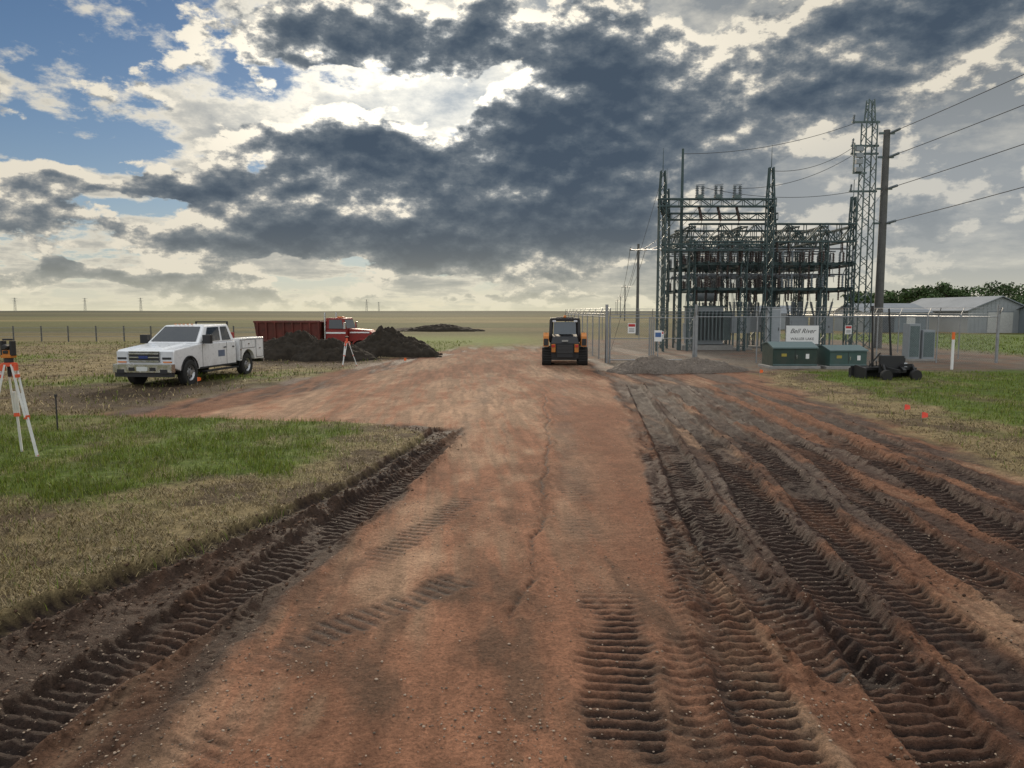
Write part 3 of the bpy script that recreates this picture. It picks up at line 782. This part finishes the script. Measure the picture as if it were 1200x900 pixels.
for Y_ in (45.6,47.6,49.5,51.5,53.5):
    s.beam((10.6,Y_,5.25),(20.5,Y_,5.25),.16,sg);s.beam((10.6,Y_,3.75),(20.5,Y_,3.75),.14,sg)
for x in cols: s.beam((x,45.6,5.15),(x,53.5,5.15),.14,sg);s.beam((x,45.6,3.65),(x,53.5,3.65),.12,sg)
s.build('bus_support_trusses',E)
s=MB()
R=random.Random(3)
for Y_ in (45.6,47.6,49.5,51.5,53.5):
    x=11.1
    while x<20.3:
        for zb in (5.33,3.82):
            if R.random()<.82:
                hh=R.uniform(.5,.75)
                insul(s,(x,Y_,zb),(x,Y_,zb+hh),.10,R.choice([porc,brown,brown]))
                insul(s,(x,Y_-.5,zb),(x,Y_-.5,zb+hh),.10,R.choice([porc,brown]));s.beam((x,Y_-.7,zb-.02),(x,Y_+.1,zb-.02),.09,sg)
                s.beam((x,Y_+.05,zb+hh+.03),(x,Y_-.55,zb+hh+.03+R.choice([0,0,.02])),.05,alu)
                if R.random()<.6: s.beam((x,Y_-.5,zb+hh),(x+.05,Y_-.9,zb+hh+.55),.035,alu)
            if R.random()<.55: insul(s,(x,Y_,zb-.15),(x,Y_,zb-.75),.08,brown)
            if R.random()<.5: s.wire((x,Y_,zb+.6),(x+R.uniform(-.3,.3),Y_-.3,zb-1.2),.018,wirem)
        x+=R.uniform(.5,.75)
for zz in (6.2,4.65):
    for Y_ in (46.4,48.4,50.5,52.5): s.cyl((10.6,Y_,zz),(20.6,Y_,zz),.05,alu)
for x in (11.5,12.4,13.2,15,15.9,16.6,19,19.8): s.cyl((x,45.8,7.6),(x,45.8,4.4),.022,wirem);insul(s,(x,45.6,ZT),(x,45.6,ZT-.6),.08,brown)
for x in (11.2,12.3,13.4): s.wire((x,45,ZB-.6),(x+.4,47.5,5.9),.018,wirem,.2,8)
s.build('switches_and_bus',E)
def breaker(x,y,nm='circuit_breaker'):
    e=empty(nm,(x,y,0));b=MB()
    for q in (-.45,.45):
        for r in (-.35,.35): b.beam((q,r,.1),(q,r,1.1),.09,sgl)
    b.box((0,0,.06),(1.4,1.2,.12),conc)
    b.box((0,-.1,1.55),(1.15,.75,1.0),eqgrey);b.box((0,-.5,1.45),(.9,.06,.8),eqgrey);b.box((.3,-.54,1.45),(.05,.04,.12),black)
    for q in (-.38,0,.38):
        insul(b,(q,-.2,2.05),(q*1.25,-.5,3.0),.10,porc);insul(b,(q,.15,2.05),(q*1.25,.5,3.0),.10,porc)
        b.cyl((q*1.25,-.5,3.0),(q*1.3,-.55,3.2),.02,alu)
    b.build('tank_and_bushings',e,bevel=.0)
for x,y in ((14.3,47.5),(16.0,50),(19.5,47.6),(13.0,51),(17.8,47.2)): breaker(x,y)
e=empty('power_transformer',(12.2,48.0,0));b=MB()
b.box((0,0,.15),(3.2,2.4,.3),conc);b.box((0,0,1.5),(2.1,1.5,2.3),eqgrey);b.box((0,0,2.7),(2.25,1.65,.1),sgl)
for k in range(9): b.box((-.95+k*.235,-1.05,1.5),(.05,.5,1.8),sgl)
for k in range(6): b.box((1.35,-.6+k*.22,1.5),(.5,.05,1.8),sgl)
b.cyl((-1.0,.5,3.3),(.9,.5,3.3),.26,eqgrey,n=14)
for q in (-.6,0,.6): insul(b,(q,-.3,2.75),(q,-.5,3.9),.12,brown)
b.box((-1.2,-.6,1.2),(.4,.5,.9),eqgrey);b.build('tank_radiators_bushings',e)
e=empty('control_cabinet',(15.6,45.2,0));b=MB();b.box((0,0,.05),(1.,.9,.1),conc);b.box((0,0,1.35),(.8,.7,2.5),mat('cabinet_light',(.45,.47,.48),.5,var=.06));b.box((0,-.36,1.35),(.7,.02,2.3),eqgrey);b.box((.28,-.38,1.35),(.04,.03,.2),black);b.box((0,0,2.63),(.9,.8,.06),eqgrey);b.build('cabinet',e,bevel=.01)
e=empty('control_cabinet',(19.9,36.8,0));b=MB();b.box((0,0,.05),(1.3,.9,.1),conc);b.box((-.35,0,.95),(.55,.6,1.7),eqgrey);b.box((.35,0,.8),(.6,.6,1.4),eqgrey);b.box((-.35,-.31,.95),(.45,.02,1.5),sgl);b.box((.35,-.31,.8),(.5,.02,1.2),sgl);b.build('cabinet',e,bevel=.01)

E=empty('lattice_tower',(0,0,0));s=MB()
lattice(s,23.15,50,0,14.6,.86,sgl,.62,.70,.07,.04);lattice(s,23.15,50,14.6,16.0,.5,sgl,.4,.34)
for z_ in (12.6,13.1,10.2,14.6): s.beam((22.0,50,z_),(23.8,50,z_),.12,sgl);insul(s,(22.1,50,z_),(22.1,49.9,z_+.45),.1,porc)
for z_ in (12.0,12.4,12.8,11.5): s.box((22.35,49.5,z_),(.45,.25,.28),eqgrey)
s.beam((22.0,49.6,11.3),(22.9,49.6,11.3),.1,sgl);s.beam((22.05,49.6,11.3),(22.05,49.6,13.2),.08,sgl)
s.build('lattice_frame',E)
E=empty('utility_pole',(24.1,49.6,0));s=MB();pol=mat('weathered_pole',(.10,.10,.095),.8,var=.3,scale=3,bump=.3)
s.cyl((0,0,-.2),(0,0,14.0),.29,pol,.20,n=14)
for z_ in (12.3,10.3,8.1,13.8): s.beam((-.5,0,z_),(.5,0,z_),.12,sgl);insul(s,(.2,-.2,z_),(.35,-1.0,z_+.06),.09,porc)
s.build('pole',E)
E=empty('utility_pole',(31,1.5,0));s=MB();s.cyl((0,0,-.2),(0,0,18.),.26,pol,.18,n=12)
for z_ in (16,14.2,12.2,17.6): s.beam((-.6,0,z_),(.6,0,z_),.1,sgl)
s.build('pole',E)
s=MB()
for z0,z1,dxx in ((12.35,16,.2),(10.35,14.2,.3),(8.15,12.2,.35),(13.85,17.6,.1)):
    s.wire((24.45,48.6,z0),(31+dxx,1.5,z1),.022,wirem,.5,20)
for (a,b,sg_) in (((22.3,50,13.1),(15.2,45,10.6),.5),((22.3,50,12.6),(13.2,45,9.6),.6),((22.3,50,10.2),(11,45,9.7),.5),((22.4,50,14.6),(10.35,46.6,11.9),.5),((24.1,49.6,8.1),(20.4,45.6,9.1),.2),((24.1,49.6,10.3),(20.4,45.6,7.6),.3)):
    s.wire(a,b,.016,wirem,sg_,16)
for dxx in (-.8,0,.8): s.wire((11+dxx,45,ZB),(12.8+dxx*1.,77,8.7),.018,wirem,.9,14)
s.wire((8.85,45,10.4),(6.2,47,.0),.012,wirem);s.build('overhead_wires')
pts=[(12.8,77),(29,194),(44.5,310),(60,430),(75,545)]
for (x,y) in pts:
    e=empty('utility_pole',(x,y,0));s=MB();s.cyl((0,0,-.2),(0,0,9.2),.17,pol,.12);s.beam((-.9,0,8.6),(.9,0,8.6),.12,pol)
    for q in (-.8,0,.8): insul(s,(q,0,8.66),(q,0,8.9),.06,porc,6)
    s.build('pole',e)
s=MB()
for a,b in zip(pts[:-1],pts[1:]):
    for q in (-.8,0,.8): s.wire((a[0]+q,a[1],8.9),(b[0]+q,b[1],8.9),.025,wirem,1.6,8)
s.build('distribution_wires')
tg=mat('hazy_tower_steel',(.22,.23,.22),.6,metal=.2)
for x,y in ((-790,1200),(-690,1220),(-590,1200),(-260,1350),(-300,1700)):
    e=empty('transmission_tower',(x,y,0));s=MB();lattice(s,0,0,0,24,3.2,tg,2.5,1.2,.22,.12)
    for z_ in (19,23): s.beam((-4.5,0,z_),(4.5,0,z_),.3,tg)
    s.build('lattice_frame',e)

# ------------------------------------------------------------------ chain link fence
E=empty('chain_link_fence',(0,0,0));s=MB();f=MB()
def fenceline(p0,p1,H=2.15,sp_=.11,step=3.0,detail=True):
    p0=Vector(p0);p1=Vector(p1);d_=p1-p0;L=d_.length;d_.normalize();n=max(1,round(L/step))
    for k in range(n+1):
        p=p0+d_*(L*k/n);r=.045 if k in(0,n) else .032
        s.cyl(p,p+Vector((0,0,H+.08)),r,steel,n=8)
        s.beam(p+Vector((0,0,H)),p+Vector((0,0,H+.42))+d_.cross(Vector((0,0,1)))*.18,.03,steel)
    s.cyl(p0+Vector((0,0,H)),p1+Vector((0,0,H)),.024,steel,n=6)
    for k in range(3):
        o=d_.cross(Vector((0,0,1)))*(.06*(k+1))+Vector((0,0,H+.14*(k+1)));s.wire(p0+o,p1+o,.007,steel)
    t=-H
    while t<L:
        for sgn in (1,-1):
            a0=max(t,0);a1=min(t+H,L)
            if a1>a0:
                za=(a0-t) if sgn>0 else H-(a0-t);zb=(a1-t) if sgn>0 else H-(a1-t)
                A=p0+d_*a0+Vector((0,0,za+.03));B_=p0+d_*a1+Vector((0,0,zb+.03));w_=Vector((0,0,.0024))
                f.add([A-w_,B_-w_,B_+w_,A+w_],[(0,1,2,3)],steel)
        t+=sp_
fenceline((8.6,35,0),(22.6,35,0));fenceline((22.6,35,0),(22.6,62,0),sp_=.2);fenceline((4.4,35.,0),(4.4,62,0),sp_=.2);fenceline((4.4,62,0),(22.6,62,0),sp_=.25)
fenceline((4.55,35,0),(8.45,35,0),H=2.1,step=2.0)
for x in (4.4,8.55,22.6): s.cyl((x,35,0),(x,35,2.72),.07,steel,n=10)
for x in (6.4,6.6): s.cyl((x,35,.05),(x,35,2.15),.035,steel)
s.cyl((4.5,35,.15),(8.5,35,.15),.025,steel);s.cyl((4.5,35,1.15),(8.5,35,1.15),.02,steel)
s.build('posts_and_rails',E);f.build('mesh_fabric',E)
wht=mat('sign_white',(.75,.75,.73),.5,var=.04);bl=mat('sign_ink',(.02,.02,.025),.6)
def text(body,size,loc,par,m,font_shear=0.):
    c=bpy.data.curves.new('lettering','FONT');c.body=body;c.size=size;c.align_x='CENTER';c.extrude=.002;c.shear=font_shear
    o=bpy.data.objects.new('lettering',c);scene.collection.objects.link(o);o.location=loc;o.rotation_euler=(math.radians(90),0,0);o.parent=par;c.materials.append(m)
e=empty('substation_sign',(13.45,34.85,0));b=MB();b.box((0,0,1.32),(1.5,.02,.84),wht);b.box((0,.02,1.32),(1.54,.02,.88),steel);b.build('board',e)
text('Bell River',.30,(0,-.013,1.40),e,bl,.4);text('WALLER LAKE',.17,(0,-.013,1.08),e,bl)
for x,z_,w_,h_ in ((5.55,1.62,.36,.46),(6.9,1.3,.28,.36),(15.6,1.55,.3,.4)):
    e=empty('danger_sign',(x,34.9,0));b=MB();b.box((0,0,z_),(w_,.012,h_),wht);b.box((0,-.008,z_+h_*.3),(w_*.86,.008,h_*.26),redl)
    for k in range(3): b.box((0,-.008,z_-.02-k*.06),(w_*.7,.006,.022),bl)
    b.build('board',e)
e=empty('notice_sign',(6.6,34.0,0));b=MB();b.cyl((0,0,0),(0,0,1.5),.025,steel);b.box((0,-.03,1.3),(.34,.012,.5),wht);b.box((0,-.04,1.35),(.26,.008,.2),mat('sign_blue',(.05,.12,.3),.5));b.build('post_and_board',e)

def padtx(x,y,w_,h_,c1,c2,rz=0):
    e=empty('pad_mounted_transformer',(x,y,0),rz);b=MB()
    b.box((0,.1,.05),(w_+.3,1.5,.14),conc)
    b.prism([(-.6,.12),(.8,.12),(.8,h_*.92),(.1,h_),(-.6,h_*.8)],-w_/2,w_/2,c1,axis='X')
    b.build('cabinet',e,bevel=.02);b=MB()
    b.prism([(-.66,h_*.80),(.1,h_+.01),(.85,h_*.93),(.85,h_*.97),(.1,h_+.06),(-.66,h_*.85)],-w_/2-.03,w_/2+.03,c2,axis='X')
    b.bx(-.008,.008,-.606,-.60,.15,h_*.78,black);b.bx(.05,.09,-.63,-.60,h_*.4,h_*.55,chrome)
    b.box((-w_*.25,-.606,h_*.55),(.22,.01,.12),mat('label_yellow',(.35,.28,.05),.5));b.box((w_*.28,-.606,h_*.5),(.14,.01,.2),wht)
    b.bx(-w_/2,w_/2,-.612,-.60,.14,.2,c2)
    b.build('lid_and_doors',e)
gdk=mat('cabinet_green',(.014,.042,.034),.45,var=.12,dirt=.15);gtl=mat('cabinet_teal',(.035,.09,.082),.45,var=.12,dirt=.15);glt=mat('cabinet_lid',(.09,.14,.14),.45)
padtx(11.85,32.0,1.85,1.06,gdk,glt);padtx(14.05,32.0,1.6,.92,gtl,glt,.06)

e=empty('grader_attachment',(13.25,26.8,0),math.radians(8));b=MB()
b.box((0,0,.38),(1.9,.5,.10),black);b.box((0,.25,.25),(2.1,.06,.42),black);b.box((0,.30,.06),(2.1,.03,.12),steel)
for q in (-.95,.95): b.prism([(-.5,.05),(.5,.05),(.5,.35),(.1,.5),(-.5,.42)],q-.03,q+.03,black,axis='X')
b.box((0,-.5,.55),(.9,.10,.6),black);b.beam((-.35,-.5,.45),(-.1,-1.1,.35),.1,black);b.beam((.35,-.5,.45),(.1,-1.1,.35),.1,black)
for q in (-.55,.55):
    wheel(b,q,-1.05,.2,.20,.16,1);b.beam((q,-1.05,.2),(q,-.85,.55),.06,black);b.beam((q,-.85,.55),(q*.5,-.4,.5),.09,black)
b.cyl((-.32,.1,.4),(-.42,.1,2.55),.045,black,.03);b.cyl((.42,.1,.4),(.22,.1,2.5),.045,black,.03)
b.box((-.42,.1,2.5),(.07,.07,.2),black)
b.cyl((-.15,-.2,.45),(-.15,-.2,.85),.09,black);b.box((.55,0,.6),(.45,.3,.3),black);b.beam((-.6,-.1,.45),(-.3,-.3,.95),.05,black);b.box((.1,.05,.72),(.3,.25,.25),mat('hydraulic_grey',(.08,.085,.09),.4))
b.box((.72,-.1,.5),(.2,.2,.16),lamp)
for k in range(6):
    x0=-.7+k*.26;b.wire((x0,-.3,.5),(x0+.3,.15,.55),.018,rubber,-.12,6)
b.build('frame_and_masts',e)

e=empty('marker_post',(18.2,31.0,0));b=MB();b.cyl((0,0,0),(0,0,1.25),.055,wht,n=12);b.cyl((0,0,1.25),(0,0,1.55),.058,orange,n=12);b.build('post',e)
e=empty('survey_stake',(-9.05,14.8,0));b=MB();b.cyl((0,0,0),(0,0,.72),.014,black);b.box((0,0,.74),(.04,.04,.05),black);b.build('stake',e)
def flag(x,y,h=.28,m=orange):
    e=empty('survey_flag',(x,y,0),random.uniform(-.5,.5));b=MB();b.cyl((0,0,0),(0,0,h),.004,steel,n=5)
    b.add([(0,0,h-.13),(.06,.02,h-.12),(.12,-.02,h-.10),(.115,.0,h-.02),(.06,.03,h),(0,0,h)],[(0,1,4,5),(1,2,3,4)],m);b.build('wire_and_flag',e)
pink=mat('flag_red_orange',(.85,.10,.06),.5)
flag(8.9,16.9,.30,pink);flag(8.75,15.9,.26,pink);flag(-10.1,24.0,.3,orange);flag(9.0,27.2,.3,orange);flag(-4.9,34,.3,orange)
def tripod(loc,H,instr,rz=0.,sc=.42):
    e=empty('survey_tripod',loc,rz);b=MB()
    hd=Vector((0,0,H));tw=mat('tripod_white',(.66,.66,.64),.45);to=mat('tripod_orange',(.65,.10,.04),.5)
    b.cyl((0,0,H-.03),(0,0,H+.03),.085,to,n=16);b.cyl((0,0,H-.2),(0,0,H-.03),.03,black)
    for k in range(3):
        a=math.radians(-10+120*k);dv=Vector((math.cos(a),math.sin(a),0));ft=dv*sc;top=hd+dv*.08;t_=Vector((-dv.y,dv.x,0))*.045
        mid=top.lerp(ft,.55)
        for q in (-1,1): b.beam(top+t_*q,mid+t_*q*.7,.026,tw)
        b.beam(top+t_*1.2,top-t_*1.2,.05,to);b.beam(mid+t_*.9,mid-t_*.9,.045,to,.06)
        b.beam(top.lerp(ft,.30),ft+Vector((0,0,.05)),.034,tw);b.beam(ft+Vector((0,0,.08)),ft-Vector((0,0,.02)),.03,to)
        b.beam(top.lerp(ft,.12)+t_,top.lerp(ft,.12)-t_,.05,to)
        b.box(top+dv*.02-Vector((0,0,.05)),(.07,.07,.1),to)
    b.build('legs_and_head',e);b=MB()
    if instr:
        b.cyl((0,0,H+.03),(0,0,H+.10),.07,black,n=14);b.box((0,0,H+.13),(.16,.16,.05),yellow)
        for q in (-1,1): b.box((q*.075,0,H+.26),(.035,.12,.24),black)
        b.lathe((0,-.11,H+.28),(0,1,0),[(.035,0),(.045,.02),(.05,.12),(.035,.2),(.03,.22)],black,14)
        b.box((0,0,H+.19),(.12,.13,.08),yellow);b.beam((-.08,0,H+.40),(.08,0,H+.40),.03,black);b.box((0,-.07,H+.2),(.08,.02,.05),glass)
    else: b.cyl((0,0,H+.03),(0,0,H+.2),.05,to,n=12);b.cyl((0,0,H+.2),(0,0,H+.26),.07,black,n=12)
    b.build('instrument',e,bevel=.006)
tripod((-8.12,12.1,0),1.55,True,0.,.42)
tripod((-7.25,33.,0),1.05,False,.4,.40)

E=empty('wire_fence',(0,0,0));s=MB()
for k in range(34):
    x=-75+k*2.2;y=60+ (k%3)*.05
    if x>-16:break
    s.cyl((x,y,-.1),(x,y,1.25),.06,pol,n=6)
for z_ in (.4,.75,1.1): s.wire((-75,60,z_),(-16,60,z_),.012,steel)
s.build('posts_and_wire',E)

# ------------------------------------------------------------------ farm buildings
def shed(name,x0,x1,y0,y1,eave,ridge,wallm,roofm,ridge_axis='X',doors=()):
    e=empty(name,(0,0,0));b=MB()
    if ridge_axis=='X':
        ym=(y0+y1)/2;b.prism([(y0,0),(y1,0),(y1,eave),(ym,ridge),(y0,eave)],x0,x1,wallm,axis='X')
        for (a,c,d0,d1) in ((y0-.3,ym,eave-.1,ridge+.03),(y1+.3,ym,eave-.1,ridge+.03)):
            b.hexa([(x0-.3,a,d0),(x1+.3,a,d0),(x1+.3,c,d1),(x0-.3,c,d1),(x0-.3,a,d0+.08),(x1+.3,a,d0+.08),(x1+.3,c,d1+.08),(x0-.3,c,d1+.08)],roofm)
        x=x0+.3
        while x<x1: b.bx(x,x+.06,y0-.025,y0,0,eave-.1,wallm);x+=.45
    else:
        xm=(x0+x1)/2;b.prism([(x0,0),(x1,0),(x1,eave),(xm,ridge),(x0,eave)],y0,y1,wallm,axis='Y')
        for (a,d0) in ((x0-.3,eave-.1),(x1+.3,eave-.1)):
            b.hexa([(a,y0-.3,d0),(xm,y0-.3,ridge+.03),(xm,y1+.3,ridge+.03),(a,y1+.3,d0),(a,y0-.3,d0+.1),(xm,y0-.3,ridge+.13),(xm,y1+.3,ridge+.13),(a,y1+.3,d0+.1)],roofm)
        x=x0+.3
        while x<x1:
            h=eave-.1+(ridge-eave)*(1-abs(x-xm)/(xm-x0));b.bx(x,x+.06,y0-.025,y0,0,h,wallm);x+=.45
    for (a,c,h,m) in doors: b.bx(a,c,y0-.06,y0-.028,0.02,h,m);b.bx(a-.08,c+.08,y0-.05,y0-.03,h,h+.1,roofm)
    b.build('walls_and_roof',e)
wl=mat('metal_siding_grey',(.17,.20,.22),.5,var=.12,scale=1);wl2=mat('metal_siding_light',(.30,.32,.33),.5,var=.1,scale=1);rf=mat('metal_roof',(.20,.22,.24),.6,metal=.0,var=.15,scale=.6)
drw=mat('door_white',(.5,.5,.48),.5);drd=mat('door_dark',(.07,.08,.09),.6)
shed('metal_shed',40.2,47.6,86,94,2.35,3.25,wl,rf,'X',((41.5,43.6,2.0,drd),(45,46,2.,drw)))
shed('metal_barn',50.8,58.0,84,100,2.5,4.0,wl2,rf,'Y',((53,55.8,2.3,drw),))
shed('metal_barn',56.5,72,76,84,2.6,4.0,wl,rf,'X',((58,61,2.3,drd),))
shed('metal_shed',33,38.5,100,106,2.2,3.1,wl2,rf,'X',())

# ------------------------------------------------------------------ distant trees
leafm=mat('tree_foliage',(1,1,1),.7,var=.2,scale=1,attr=True,spec=.2);bark=mat('bark',(.07,.055,.04),.9,var=.3)
LC=[];LCol=[];tr=MB()
def addtree(x,y,H):
    tr.cyl((x,y,-.2),(x+rng.uniform(-.3,.3),y,H*.55),.22,bark,.10,n=7)
    for k in range(9):
        a=rng.uniform(0,6.28);r=H*rng.uniform(.08,.36);zc_=H*rng.uniform(.38,.86)
        c_=np.array([x+math.cos(a)*r,y+math.sin(a)*r,zc_]);R_=H*rng.uniform(.11,.20)
        tr.cyl((x,y,H*.4),tuple(c_),.09,bark,.03,n=5)
        m=85;dv=rng.normal(0,1,(m,3));dv/=np.linalg.norm(dv,axis=1)[:,None]
        p=c_+dv*(R_*rng.uniform(.45,1.15,m)**.6)[:,None]*np.array([1.15,1.15,.85])
        s_=rng.uniform(.16,.36,m);u=rng.normal(0,1,(m,3));u/=np.linalg.norm(u,axis=1)[:,None];v=np.cross(u,dv);v/=np.linalg.norm(v,axis=1)[:,None]+1e-6
        LC.append(np.stack([p-u*s_[:,None],p-v*s_[:,None]*.7,p+u*s_[:,None],p+v*s_[:,None]*.7],1))
        base=np.array([.05,.085,.028])*rng.uniform(.6,1.4);cc_=base*(.6+.8*rng.uniform(0,1,(m,1)));LCol.append(np.repeat(cc_,4,0))
for k in range(60):
    y=rng.uniform(150,185);ang=rng.uniform(.455,.80);H=rng.uniform(4.5,9.5)*(1 if ang>.55 else .85)
    addtree(ang*y,y,H)
for k in range(8): addtree(64+k*2.6,118+rng.uniform(-4,4),rng.uniform(4.5,7.))
E=empty('tree_line',(0,0,0));tr.build('trunks',E)
co_=np.concatenate(LC).reshape(-1,3);np_mesh('foliage',co_,np.arange(len(co_)).reshape(-1,4),np.concatenate(LCol),[leafm],parent=E)
print('done')
